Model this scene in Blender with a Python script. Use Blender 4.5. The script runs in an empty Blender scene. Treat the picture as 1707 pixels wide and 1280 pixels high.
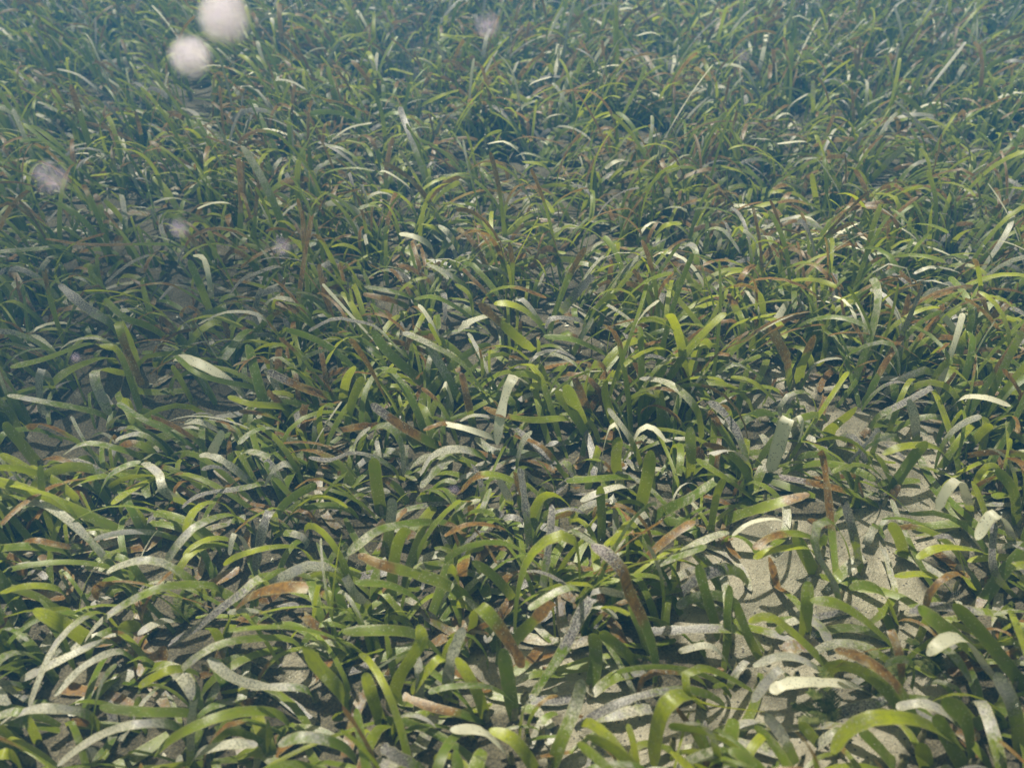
import bpy, math, random
import numpy as np
from mathutils import Vector

R = math.radians
SC = bpy.context.scene
C = SC.collection
rng = np.random.default_rng(11)
random.seed(11)

# ------------------------------------------------------------------ camera
CAM_Z, PITCH, FPX, PW, PH = 0.75, 38.0, 1508.0, 1707.0, 1280.0
cam_d = bpy.data.cameras.new('camera')
cam = bpy.data.objects.new('camera', cam_d)
C.objects.link(cam)
cam.location = (0, 0, CAM_Z)
cam.rotation_euler = (R(90 - PITCH), 0, 0)
cam_d.sensor_width = 36
cam_d.lens = 36 * FPX / PW
cam_d.clip_start, cam_d.clip_end = 0.02, 200
SC.camera = cam
cam_d.dof.use_dof = True
cam_d.dof.focus_distance = 1.15
cam_d.dof.aperture_fstop = 5.5

# ------------------------------------------------------------------ sky, sun, exposure
SUN_EL, SUN_AZ = 70.0, -35.0            # azimuth from the view direction, negative = left
w = bpy.data.worlds.new('World')
SC.world = w
w.use_nodes = True
nt = w.node_tree
sky = nt.nodes.new('ShaderNodeTexSky')
sky.sky_type = 'NISHITA'
sky.sun_disc = False
sky.sun_elevation = R(SUN_EL)
sky.sun_rotation = R(SUN_AZ)
flt = nt.nodes.new('ShaderNodeMix'); flt.data_type = 'RGBA'; flt.blend_type = 'MULTIPLY'   # daylight as the water lets it down
flt.inputs[0].default_value = 1.0
flt.inputs[7].default_value = (1.42, 1.06, 0.33, 1)
nt.links.new(sky.outputs[0], flt.inputs[6])
nt.links.new(flt.outputs[2], nt.nodes['Background'].inputs[0])
nt.nodes['Background'].inputs[1].default_value = 0.15
sd = bpy.data.lights.new('sun', 'SUN')
sd.energy = 4.4
sd.angle = R(1.0)
sd.color = (1.0, 0.95, 0.82)
sun = bpy.data.objects.new('sun', sd)
C.objects.link(sun)
sdir = Vector((math.sin(R(SUN_AZ)) * math.cos(R(SUN_EL)), math.cos(R(SUN_AZ)) * math.cos(R(SUN_EL)), math.sin(R(SUN_EL))))
sun.rotation_euler = sdir.to_track_quat('Z', 'Y').to_euler()
SC.view_settings.view_transform = 'Standard'
SC.view_settings.look = 'None'
SC.view_settings.gamma = 1.0
SC.view_settings.exposure = 1.25
SC.cycles.max_bounces = 6
SC.cycles.diffuse_bounces = 3
SC.cycles.transmission_bounces = 3
SC.cycles.transparent_max_bounces = 8
SC.cycles.volume_bounces = 0
SC.cycles.caustics_reflective = False
SC.cycles.caustics_refractive = False

# ------------------------------------------------------------------ maths
cp, sp = math.cos(R(PITCH)), math.sin(R(PITCH))
def px2w(px, py, z):
    """the point of height z (metres) seen at photograph pixel (px, py)"""
    x, y = (px - PW / 2) / FPX, -(py - PH / 2) / FPX
    d = np.array([x, y * sp + cp, y * cp - sp])
    t = (z - CAM_Z) / d[2]
    return np.array([0, 0, CAM_Z]) + d * t
def w2px(P):
    P = np.asarray(P, float)
    X, Y, Z = P[..., 0], P[..., 1], P[..., 2] - CAM_Z
    dep = Y * cp - Z * sp
    up = Y * sp + Z * cp
    dep = np.where(dep < 0.02, 0.02, dep)
    return PW / 2 + FPX * X / dep, PH / 2 - FPX * up / dep, dep
def gz(x, y):
    return (0.006 * np.sin(3.1 * x + 1.3 * y) + 0.005 * np.sin(7.3 * y - 2.2 * x + 1) + 0.003 * np.sin(17 * x + 5 * np.sin(6 * y))
            + 0.0018 * np.sin(31 * y + 9 * x + 2 * np.sin(13 * x)))
def sstep(a, b, x):
    t = np.clip((x - a) / (b - a), 0, 1)
    return t * t * (3 - 2 * t)

# ------------------------------------------------------------------ materials
class NB:
    def __init__(s, name):
        s.m = bpy.data.materials.new(name)
        s.m.use_nodes = True
        s.t = s.m.node_tree
        s.t.nodes.clear()
        s.out = s.t.nodes.new('ShaderNodeOutputMaterial')
    def n(s, kind, **kw):
        o = s.t.nodes.new(kind)
        for k, v in kw.items():
            setattr(o, k, v)
        return o
    def put(s, sock, v):
        if isinstance(v, bpy.types.NodeSocket):
            s.t.links.new(v, sock)
        else:
            sock.default_value = v
    def math(s, op, a, b=0.0, clamp=False):
        o = s.n('ShaderNodeMath', operation=op, use_clamp=clamp)
        s.put(o.inputs[0], a); s.put(o.inputs[1], b)
        return o.outputs[0]
    def mix(s, f, a, b):
        o = s.n('ShaderNodeMix', data_type='RGBA')
        s.put(o.inputs[0], f)
        s.put(o.inputs[6], a if isinstance(a, bpy.types.NodeSocket) else (*a, 1))
        s.put(o.inputs[7], b if isinstance(b, bpy.types.NodeSocket) else (*b, 1))
        return o.outputs[2]
    def noise(s, vec, scale, detail=3.0, rough=0.55):
        o = s.n('ShaderNodeTexNoise')
        s.put(o.inputs['Vector'], vec)
        o.inputs['Scale'].default_value = scale
        o.inputs['Detail'].default_value = detail
        o.inputs['Roughness'].default_value = rough
        return o.outputs[0]
    def ramp(s, v, a, b):
        o = s.n('ShaderNodeMapRange', interpolation_type='SMOOTHSTEP')
        s.put(o.inputs[0], v); s.put(o.inputs[1], a); s.put(o.inputs[2], b)
        return o.outputs[0]
    def shader(s, sock):
        s.t.links.new(sock, s.out.inputs[0])

def blade_material():
    b = NB('seagrass_leaf')
    at = b.n('ShaderNodeAttribute', attribute_name='prof')
    sep = b.n('ShaderNodeSeparateColor')
    b.put(sep.inputs[0], at.outputs['Color'])
    epi, brn, pur, yel = sep.outputs[0], sep.outputs[1], sep.outputs[2], at.outputs['Alpha']
    ac = b.n('ShaderNodeAttribute', attribute_name='bc')     # across, along, seed
    sx = b.n('ShaderNodeSeparateXYZ')
    b.put(sx.inputs[0], ac.outputs['Vector'])
    u, s_, seed = sx.outputs
    cv = b.n('ShaderNodeCombineXYZ')
    b.put(cv.inputs[0], b.math('MULTIPLY', u, 0.006)); b.put(cv.inputs[1], s_); b.put(cv.inputs[2], seed)
    v = cv.outputs[0]
    cl = b.n('ShaderNodeCombineXYZ')                          # stretched along the leaf: veins
    b.put(cl.inputs[0], b.math('MULTIPLY', u, 0.006)); b.put(cl.inputs[1], b.math('MULTIPLY', s_, 0.05)); b.put(cl.inputs[2], seed)
    n_big, n_mid, n_fine = b.noise(v, 45, 2), b.noise(v, 210, 3, .65), b.noise(v, 620, 2, .7)
    n_vein = b.noise(cl.outputs[0], 900, 1)
    g = b.mix(yel, (0.062, 0.132, 0.003), (0.37, 0.40, 0.008))
    g = b.mix(b.math('MULTIPLY', b.ramp(n_big, .35, .7), .45), g, (0.095, 0.125, 0.022))
    g = b.mix(b.math('MULTIPLY', b.ramp(n_vein, .42, .66), .40), g, (0.15, 0.18, 0.06))
    g = b.mix(b.math('MULTIPLY', b.ramp(n_mid, .50, .62), .38), g, (0.20, 0.185, 0.075))      # thin film and grazing marks
    g = b.mix(b.math('MULTIPLY', b.ramp(n_mid, .40, .30), .45), g, (0.028, 0.052, 0.010))
    # brown dying tissue
    brc = b.mix(b.ramp(n_mid, .35, .68), (0.27, 0.145, 0.035), (0.11, 0.06, 0.025))
    brc = b.mix(b.ramp(n_big, .5, .75), brc, (0.27, 0.19, 0.055))
    fb = b.ramp(b.math('ADD', brn, b.math('MULTIPLY', b.math('SUBTRACT', n_big, .5), .9)), .38, .62)
    col = b.mix(fb, g, brc)
    # pale epiphyte film
    epc = b.mix(b.ramp(n_fine, .42, .60), (0.48, 0.455, 0.41), (0.20, 0.185, 0.165))
    epc = b.mix(b.math('MULTIPLY', b.ramp(b.noise(v, 28, 2), .48, .62), .7), epc, (0.30, 0.275, 0.33))      # lilac crust
    epc = b.mix(b.ramp(epi, .95, 1.25), epc, (0.58, 0.55, 0.47))
    fe = b.ramp(b.math('ADD', epi, b.math('ADD', b.math('MULTIPLY', b.math('SUBTRACT', n_mid, .5), .9), b.math('MULTIPLY', b.math('SUBTRACT', n_big, .5), .9))), .28, .85)
    col = b.mix(b.math('MULTIPLY', fe, .88), col, epc)
    vs = b.n('ShaderNodeTexVoronoi'); b.put(vs.inputs['Vector'], v); vs.inputs['Scale'].default_value = 380
    sp_ = b.math('MULTIPLY', b.math('LESS_THAN', vs.outputs['Distance'], .26), b.math('GREATER_THAN', n_mid, .48))
    col = b.mix(b.math('MULTIPLY', b.math('MULTIPLY', sp_, fe), .75), col, (0.085, 0.075, 0.075))
    # purple-grey coralline crust, speckled
    puc = b.mix(b.ramp(n_fine, .42, .6), (0.050, 0.040, 0.055), (0.29, 0.265, 0.275))
    fp = b.ramp(b.math('ADD', pur, b.math('MULTIPLY', b.math('SUBTRACT', n_mid, .5), 1.1)), .36, .66)
    col = b.mix(b.math('MULTIPLY', fp, .9), col, puc)
    # white dots and dark nicks
    vo = b.n('ShaderNodeTexVoronoi')
    b.put(vo.inputs['Vector'], v); vo.inputs['Scale'].default_value = 330
    dots = b.math('MULTIPLY', b.math('LESS_THAN', vo.outputs['Distance'], .22), b.math('GREATER_THAN', n_big, .45))
    col = b.mix(b.math('MULTIPLY', dots, .6), col, (0.5, 0.52, 0.42))
    # margins a little paler
    edge = b.ramp(b.math('ABSOLUTE', u), .72, 1.0)
    col = b.mix(b.math('MULTIPLY', edge, .42), col, (0.34, 0.31, 0.17))
    bump = b.n('ShaderNodeBump'); bump.inputs['Strength'].default_value = .35; bump.inputs['Distance'].default_value = .0006
    b.put(bump.inputs['Height'], b.math('ADD', n_fine, b.math('MULTIPLY', n_vein, .8)))
    di = b.n('ShaderNodeBsdfDiffuse'); b.put(di.inputs[0], col); b.put(di.inputs['Normal'], bump.outputs[0])
    tr = b.n('ShaderNodeBsdfTranslucent')
    trc = b.mix(b.math('SUBTRACT', .45, b.math('MULTIPLY', b.math('MAXIMUM', fe, fb), .38)), col, (0.44, 0.47, 0.008))
    b.put(tr.inputs[0], trc); b.put(tr.inputs['Normal'], bump.outputs[0])
    gl = b.n('ShaderNodeBsdfGlossy'); gl.inputs['Roughness'].default_value = .36
    gl.inputs[0].default_value = (1, 1, 1, 1); b.put(gl.inputs['Normal'], bump.outputs[0])
    m1 = b.n('ShaderNodeMixShader')
    ft = b.math('SUBTRACT', .48, b.math('MULTIPLY', b.math('MAXIMUM', fe, fp), .28))
    b.put(m1.inputs[0], ft); b.put(m1.inputs[1], di.outputs[0]); b.put(m1.inputs[2], tr.outputs[0])
    m2 = b.n('ShaderNodeMixShader')
    m2.inputs[0].default_value = .02
    b.put(m2.inputs[1], m1.outputs[0]); b.put(m2.inputs[2], gl.outputs[0])
    b.shader(m2.outputs[0])
    return b.m

def sand_material():
    b = NB('coral_sand')
    bare = b.n('ShaderNodeAttribute', attribute_name='bare').outputs['Fac']
    tc = b.n('ShaderNodeTexCoord').outputs['Object']
    n1, n2, n3, n4 = b.noise(tc, 4, 4), b.noise(tc, 38, 4, .6), b.noise(tc, 420, 3, .65), b.noise(tc, 1300, 1)
    c = b.mix(b.ramp(n2, .35, .68), (0.26, 0.232, 0.18), (0.40, 0.362, 0.29))
    c = b.mix(b.math('MULTIPLY', b.ramp(n1, .42, .66), .55), c, (0.13, 0.125, 0.08))
    c = b.mix(b.math('MULTIPLY', b.ramp(n3, .55, .72), .5), c, (0.17, 0.15, 0.12))
    c = b.mix(b.math('MULTIPLY', b.ramp(n4, .60, .66), .6), c, (0.62, 0.60, 0.52))
    vo = b.n('ShaderNodeTexVoronoi'); b.put(vo.inputs['Vector'], tc); vo.inputs['Scale'].default_value = 170
    dk = b.math('MULTIPLY', b.math('LESS_THAN', vo.outputs['Distance'], .2), b.math('GREATER_THAN', n2, .5))
    c = b.mix(b.math('MULTIPLY', dk, .8), c, (0.05, 0.045, 0.05))
    mud_shade = b.mix(b.ramp(n3, .4, .65), (0.055, 0.048, 0.032), (0.15, 0.13, 0.085))      # detritus caught between the shoots, and painted shade in the left hollow
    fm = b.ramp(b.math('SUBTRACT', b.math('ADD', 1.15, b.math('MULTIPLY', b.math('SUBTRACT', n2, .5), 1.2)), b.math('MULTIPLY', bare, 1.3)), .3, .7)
    c = b.mix(b.math('MULTIPLY', fm, .85), c, mud_shade)
    bump = b.n('ShaderNodeBump'); bump.inputs['Strength'].default_value = 1.0; bump.inputs['Distance'].default_value = .012
    b.put(bump.inputs['Height'], b.math('ADD', n2, b.math('MULTIPLY', n3, .35)))
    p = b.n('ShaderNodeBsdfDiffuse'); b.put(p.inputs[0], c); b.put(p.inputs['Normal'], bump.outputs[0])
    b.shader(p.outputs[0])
    return b.m

def simple_material(name, c1, c2, scale, trans=0.0, transp=0.0):
    b = NB(name)
    tc = b.n('ShaderNodeTexCoord').outputs['Object']
    c = b.mix(b.ramp(b.noise(tc, scale, 4, .65), .35, .65), c1, c2)
    d = b.n('ShaderNodeBsdfDiffuse'); b.put(d.inputs[0], c)
    o = d.outputs[0]
    if trans:
        t = b.n('ShaderNodeBsdfTranslucent'); b.put(t.inputs[0], c)
        m = b.n('ShaderNodeMixShader'); m.inputs[0].default_value = trans
        b.put(m.inputs[1], o); b.put(m.inputs[2], t.outputs[0]); o = m.outputs[0]
    if transp:
        t = b.n('ShaderNodeBsdfTransparent')
        m = b.n('ShaderNodeMixShader'); b.put(m.inputs[0], b.math('SUBTRACT', transp + .25, b.math('MULTIPLY', b.noise(tc, scale * .6, 3), .5)))
        b.put(m.inputs[1], o); b.put(m.inputs[2], t.outputs[0]); o = m.outputs[0]
    b.shader(o)
    return b.m

def water_material():
    """the unseen surface overhead, a net of light painted into its see-through colour"""
    b = NB('light_net_water')
    tc = b.n('ShaderNodeTexCoord').outputs['Object']
    nz = b.n('ShaderNodeTexNoise'); b.put(nz.inputs['Vector'], tc); nz.inputs['Scale'].default_value = 5
    va = b.n('ShaderNodeVectorMath', operation='MULTIPLY_ADD')
    b.put(va.inputs[0], nz.outputs['Color']); va.inputs[1].default_value = (.16, .16, .16); b.put(va.inputs[2], tc)
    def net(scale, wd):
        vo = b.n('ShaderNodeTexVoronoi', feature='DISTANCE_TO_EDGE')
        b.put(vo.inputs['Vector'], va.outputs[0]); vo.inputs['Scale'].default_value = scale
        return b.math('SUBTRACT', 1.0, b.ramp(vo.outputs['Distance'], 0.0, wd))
    a = b.math('MAXIMUM', net(6.5, .17), b.math('MULTIPLY', net(15.0, .15), .85))  # bright net painted as transparency, standing in for focused sunlight
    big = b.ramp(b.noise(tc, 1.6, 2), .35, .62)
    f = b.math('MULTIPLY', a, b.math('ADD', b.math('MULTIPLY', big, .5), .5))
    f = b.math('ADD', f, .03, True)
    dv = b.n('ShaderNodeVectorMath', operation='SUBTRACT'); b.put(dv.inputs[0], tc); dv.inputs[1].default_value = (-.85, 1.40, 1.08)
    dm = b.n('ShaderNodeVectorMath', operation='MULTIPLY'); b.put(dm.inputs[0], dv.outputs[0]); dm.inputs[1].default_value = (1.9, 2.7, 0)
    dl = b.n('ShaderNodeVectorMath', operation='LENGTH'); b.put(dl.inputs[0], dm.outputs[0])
    shade_patch = b.math('ADD', b.math('MULTIPLY', b.ramp(dl.outputs['Value'], .35, 1.15), .75), .25)      # dark patch added to the tint to shade the left hollow
    f = b.math('MULTIPLY', f, shade_patch)
    low = b.mix(shade_patch, (0.06, 0.06, 0.06), (0.38, 0.38, 0.37))
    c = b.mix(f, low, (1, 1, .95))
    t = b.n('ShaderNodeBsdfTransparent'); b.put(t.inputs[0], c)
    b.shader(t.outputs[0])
    return b.m

LEAF, SAND = blade_material(), sand_material()
SHEATH = simple_material('leaf_sheath', (0.36, 0.33, 0.20), (0.22, 0.19, 0.11), 300)
ALGA = simple_material('feathery_alga_green', (0.06, 0.085, 0.015), (0.17, 0.18, 0.07), 200, .3)
SPECK = simple_material('drifting_speck', (0.75, 0.75, 0.72), (0.85, 0.85, 0.85), 40)
PART = simple_material('white_floc', (0.84, 0.78, 1.0), (0.95, 0.90, 1.0), 300, .5)
PARTF = simple_material('rosy_lilac_floc', (0.60, 0.56, 0.98), (0.90, 0.68, 0.86), 300, .5)

# ------------------------------------------------------------------ mesh helpers
def link(name, me, mat, parent=None):
    o = bpy.data.objects.new(name, me)
    C.objects.link(o)
    if mat and not me.materials:
        me.materials.append(mat)
    if parent:
        o.parent = parent
    return o
def mesh(name, V, F, mat=None, smooth=True):
    me = bpy.data.meshes.new(name)
    me.from_pydata(V, [], F)
    if smooth:
        me.polygons.foreach_set('use_smooth', [True] * len(me.polygons))
    if mat:
        me.materials.append(mat)
    return me
def blades_mesh(name, B, origin=(0, 0, 0)):
    """B: arrays for n blades: V (n,M,3,3), prof (n,M,3,4), bc (n,M,3,3) -> ONE mesh"""
    V, prof, bc = B
    n, M = V.shape[:2]
    me = bpy.data.meshes.new(name)
    nv = n * M * 3
    i = np.arange(M - 1)[:, None] * 3
    j = np.arange(2)[None, :]
    q = np.stack([i + j, i + j + 1, i + j + 4, i + j + 3], -1).reshape(-1, 4)
    Q = (q[None] + (np.arange(n) * M * 3)[:, None, None]).reshape(-1, 4)
    me.vertices.add(nv)
    me.vertices.foreach_set('co', (V.reshape(-1, 3) - np.array(origin)).astype(np.float32).ravel())
    me.loops.add(Q.size)
    me.loops.foreach_set('vertex_index', Q.astype(np.int32).ravel())
    me.polygons.add(len(Q))
    me.polygons.foreach_set('loop_start', (np.arange(len(Q)) * 4).astype(np.int32))
    me.polygons.foreach_set('loop_total', np.full(len(Q), 4, np.int32))
    me.update(calc_edges=True)
    me.polygons.foreach_set('use_smooth', np.ones(len(Q), bool))
    a = me.attributes.new('prof', 'FLOAT_COLOR', 'POINT')
    a.data.foreach_set('color', prof.reshape(-1).astype(np.float32))
    a = me.attributes.new('bc', 'FLOAT_VECTOR', 'POINT')
    a.data.foreach_set('vector', bc.reshape(-1).astype(np.float32))
    me.materials.append(LEAF)
    return me

TYPES = 'gGewpbtqd'
def profile(t, v, k):
    """t: type letter array (n,), v: (M,), k: (n,) randoms -> (n,M,4) epiphyte, brown, purple, yellow"""
    n, M = len(t), len(v)
    v = v[None, :] * np.ones((n, 1)); k = k[:, None]
    out = np.zeros((n, M, 4))
    def at(c): return (t == c)[:, None]
    e = np.zeros((n, M)); b = np.zeros((n, M)); p = np.zeros((n, M)); y = .15 + .35 * k + 0 * v
    e = np.where(at('g'), .12 + .2 * v * k, e);            b = np.where(at('g'), .02, b)
    e = np.where(at('G'), .10 + .12 * v, e);               y = np.where(at('G'), .35 + .6 * sstep(.25, .8, v), y)
    e = np.where(at('e'), .10 + (.4 + .4 * k) * sstep(.2, .8, v), e)
    e = np.where(at('w'), .15 + .85 * sstep(.12, .6, v), e)
    e = np.where(at('p'), .35 + .3 * v, e);                p = np.where(at('p'), .02 + .85 * sstep(.25, .75, v), p)
    b = np.where(at('b'), .1 + .85 * sstep(.25, .7, v), b);   e = np.where(at('b'), .2 + .15 * k, e)
    b = np.where(at('t'), .15 + .8 * sstep(.55, .95, v), b);  y = np.where(at('t'), .3 + .4 * v, y)
    b = np.where(at('q'), .1 + .9 * sstep(.3, .65, v), b);    p = np.where(at('q'), .95 * sstep(.62, .95, v), p)
    e = np.where(at('W'), .5 + .85 * sstep(.1, .5, v), e)
    e = np.where(at('d'), .35 + .5 * k, e);                b = np.where(at('d'), .8 - .5 * k, b); p = np.where(at('d'), .25 * (k > .6) + .1, p)
    out[..., 0], out[..., 1], out[..., 2], out[..., 3] = e, b, p, y
    return out

def sweep(P, Wd, width, v, types, k, seeds, square=None, cup=.07):
    """P (n,M,3) centre lines, Wd (n,M,3) width directions, width (n,) -> blade arrays"""
    n, M = P.shape[:2]
    T = np.gradient(P, axis=1)
    T /= np.linalg.norm(T, axis=2, keepdims=True) + 1e-9
    Wd = Wd - T * (Wd * T).sum(2, keepdims=True)
    Wd /= np.linalg.norm(Wd, axis=2, keepdims=True) + 1e-9
    N = np.cross(Wd, T)
    seg = np.linalg.norm(np.diff(P, axis=1), axis=2)
    S = np.concatenate([np.zeros((n, 1)), np.cumsum(seg, 1)], 1)
    L = S[:, -1:]
    hw = width[:, None] * .5 * (.62 + .38 * sstep(0, .18, S / L)) * np.ones((n, M))
    old = (np.isin(types, ['w', 'W', 'p', 'b', 'd', 't']) * 1.0)[:, None]           # grazed and ragged margins on old leaves
    nz = rng.normal(0, 1, (n, M))
    hw = hw * (1 + np.clip((.03 + .09 * old) * nz, -.28, .08))
    r = width[:, None] * rng.uniform(.55, 1.9, (n, 1))
    d = np.clip((S - (L - r)) / r, 0, 1)
    rf = np.sqrt(np.clip(1 - d ** 2.2, 0.0, 1))
    if square is not None:
        rf = np.where(square[:, None], 1 - .12 * d, rf)
    hw = hw * np.maximum(rf, .03)
    across = np.array([-1, 0, 1.])
    V = P[:, :, None, :] + Wd[:, :, None, :] * (hw[:, :, None] * across)[..., None]
    V[:, :, 1, :] -= N * (hw * 2 * cup)[..., None]
    if square is not None:      # torn ends are ragged
        jag = rng.uniform(-.004, .004, (n, 3)) * square[:, None]
        V[:, -1] += T[:, -1][:, None, :] * jag[..., None]
    pr = profile(types, v, k)[:, :, None, :] * np.ones((1, 1, 3, 1))
    bc = np.zeros((n, M, 3, 3))
    bc[..., 0] = across
    bc[..., 1] = S[:, :, None]
    bc[..., 2] = seeds[:, None, None]
    return V, pr, bc

def catmull(pts, m):
    pts = np.array(pts, float)
    q = np.vstack([2 * pts[0] - pts[1], pts, 2 * pts[-1] - pts[-2]])
    out = []
    for i in range(1, len(q) - 2):
        for t in np.linspace(0, 1, 12, endpoint=False):
            a, b, c, d = q[i - 1], q[i], q[i + 1], q[i + 2]
            out.append(.5 * (2 * b + (c - a) * t + (2 * a - 5 * b + 4 * c - d) * t * t + (3 * b - a - 3 * c + d) * t ** 3))
    out.append(q[-2])
    out = np.array(out)
    s = np.concatenate([[0], np.cumsum(np.linalg.norm(np.diff(out, axis=0), axis=1))])
    tt = m * s[-1]
    return np.stack([np.interp(tt, s, out[:, i]) for i in range(3)], 1), s[-1]

VT = np.array([0, .07, .14, .21, .28, .35, .42, .49, .56, .63, .70, .77, .84, .90, .945, .97, .99, 1.0])
VR = np.array([0, .1, .21, .32, .43, .54, .65, .76, .86, .93, .965, .988, 1.0])
CAMP = np.array([0, 0, CAM_Z])

def traced_blade(pts, width, typ, square=False):
    """pts: (px, py, height cm) with the base at either end -> blade arrays with M = len(VT)"""
    pts = [tuple(map(float, p)) for p in pts]
    if pts[0][2] != 0 and (pts[-1][2] == 0 or pts[-1][2] < pts[0][2]):
        pts = pts[::-1]
    if pts[0][2] != 0:
        x, y, z = pts[0]
        x2, y2, z2 = pts[1]
        kx = 10 if x < x2 else -10
        pts = [(x - kx * .6, y + z * 6, 0)] + pts
    W = [px2w(x, y, z / 100) for x, y, z in pts]
    W[0][2] = gz(W[0][0], W[0][1]) - .004
    P, L = catmull(W, VT)
    P[:, 2] = np.maximum(P[:, 2], gz(P[:, 0], P[:, 1]) + np.where(VT < .1, -.005, .004))
    T = np.gradient(P, axis=0)
    T /= np.linalg.norm(T, axis=1, keepdims=True)
    i0 = int(np.argmin(np.abs(T[2:, 2]))) + 2
    if abs(T[i0, 2]) < .62:
        w0 = np.cross(T[i0], [0, 0, 1.])
    else:
        to = CAMP - P[i0]; to /= np.linalg.norm(to)
        w0 = np.cross(T[i0], to)
        a = rng.uniform(-.5, .5)
        w0 = w0 / np.linalg.norm(w0) * math.cos(a) + to * math.sin(a)
    w0 /= np.linalg.norm(w0)
    Wd = np.zeros_like(P); Wd[i0] = w0
    for i in list(range(i0 + 1, len(P))):
        c = Wd[i - 1] - T[i] * Wd[i - 1].dot(T[i]); Wd[i] = c / np.linalg.norm(c)
    for i in range(i0 - 1, -1, -1):
        c = Wd[i + 1] - T[i] * Wd[i + 1].dot(T[i]); Wd[i] = c / np.linalg.norm(c)
    N = np.cross(Wd, T)
    ang = (rng.uniform(-.35, .35) * (VT - VT[i0]) * 2 + rng.uniform(-.15, .15))[:, None]
    Wd = Wd * np.cos(ang) + N * np.sin(ang)
    return sweep(P[None], Wd[None], np.array([width / 1000]), VT, np.array([typ]), rng.random(1), rng.uniform(0, 50, 1),
                 np.array([square])), P, L

# ------------------------------------------------------------------ tagging
def tag(o, label=None, cat=None, group=None, kind=None):
    if label: o['label'] = label
    if cat: o['category'] = cat
    if group: o['group'] = group
    if kind: o['kind'] = kind
    return o
def empty(name, loc):
    e = bpy.data.objects.new(name, None)
    e.empty_display_size = .02
    e.location = loc
    C.objects.link(e)
    return e

# ------------------------------------------------------------------ the sea bed and the unseen water surface that patterns the sunlight
nx, ny = 420, 420
xs, ys = np.linspace(-5, 5, nx), np.linspace(-2, 8, ny)
X, Y = np.meshgrid(xs, ys, indexing='ij')
Z = gz(X, Y)
V = np.stack([X, Y, Z], -1).reshape(-1, 3)
F = [(i * ny + j, (i + 1) * ny + j, (i + 1) * ny + j + 1, i * ny + j + 1) for i in range(nx - 1) for j in range(ny - 1)]
SEABED = tag(link('seabed', mesh('seabed', V.tolist(), F, SAND), None), kind='structure')
GRID = V
wx = np.linspace(-7, 7, 60)
Vw = [(x, y + 2, 1.08 + .02 * math.sin(4 * x + 2 * y) + .015 * math.sin(7 * y - 3 * x)) for x in wx for y in wx]
Fw = [(i * 60 + j, (i + 1) * 60 + j, (i + 1) * 60 + j + 1, i * 60 + j + 1) for i in range(59) for j in range(59)]
tag(link('light_net_water_surface', mesh('light_net_water_surface', Vw, Fw, water_material()), None), kind='structure')  # out of view, added to pattern the sunlight from above

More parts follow.
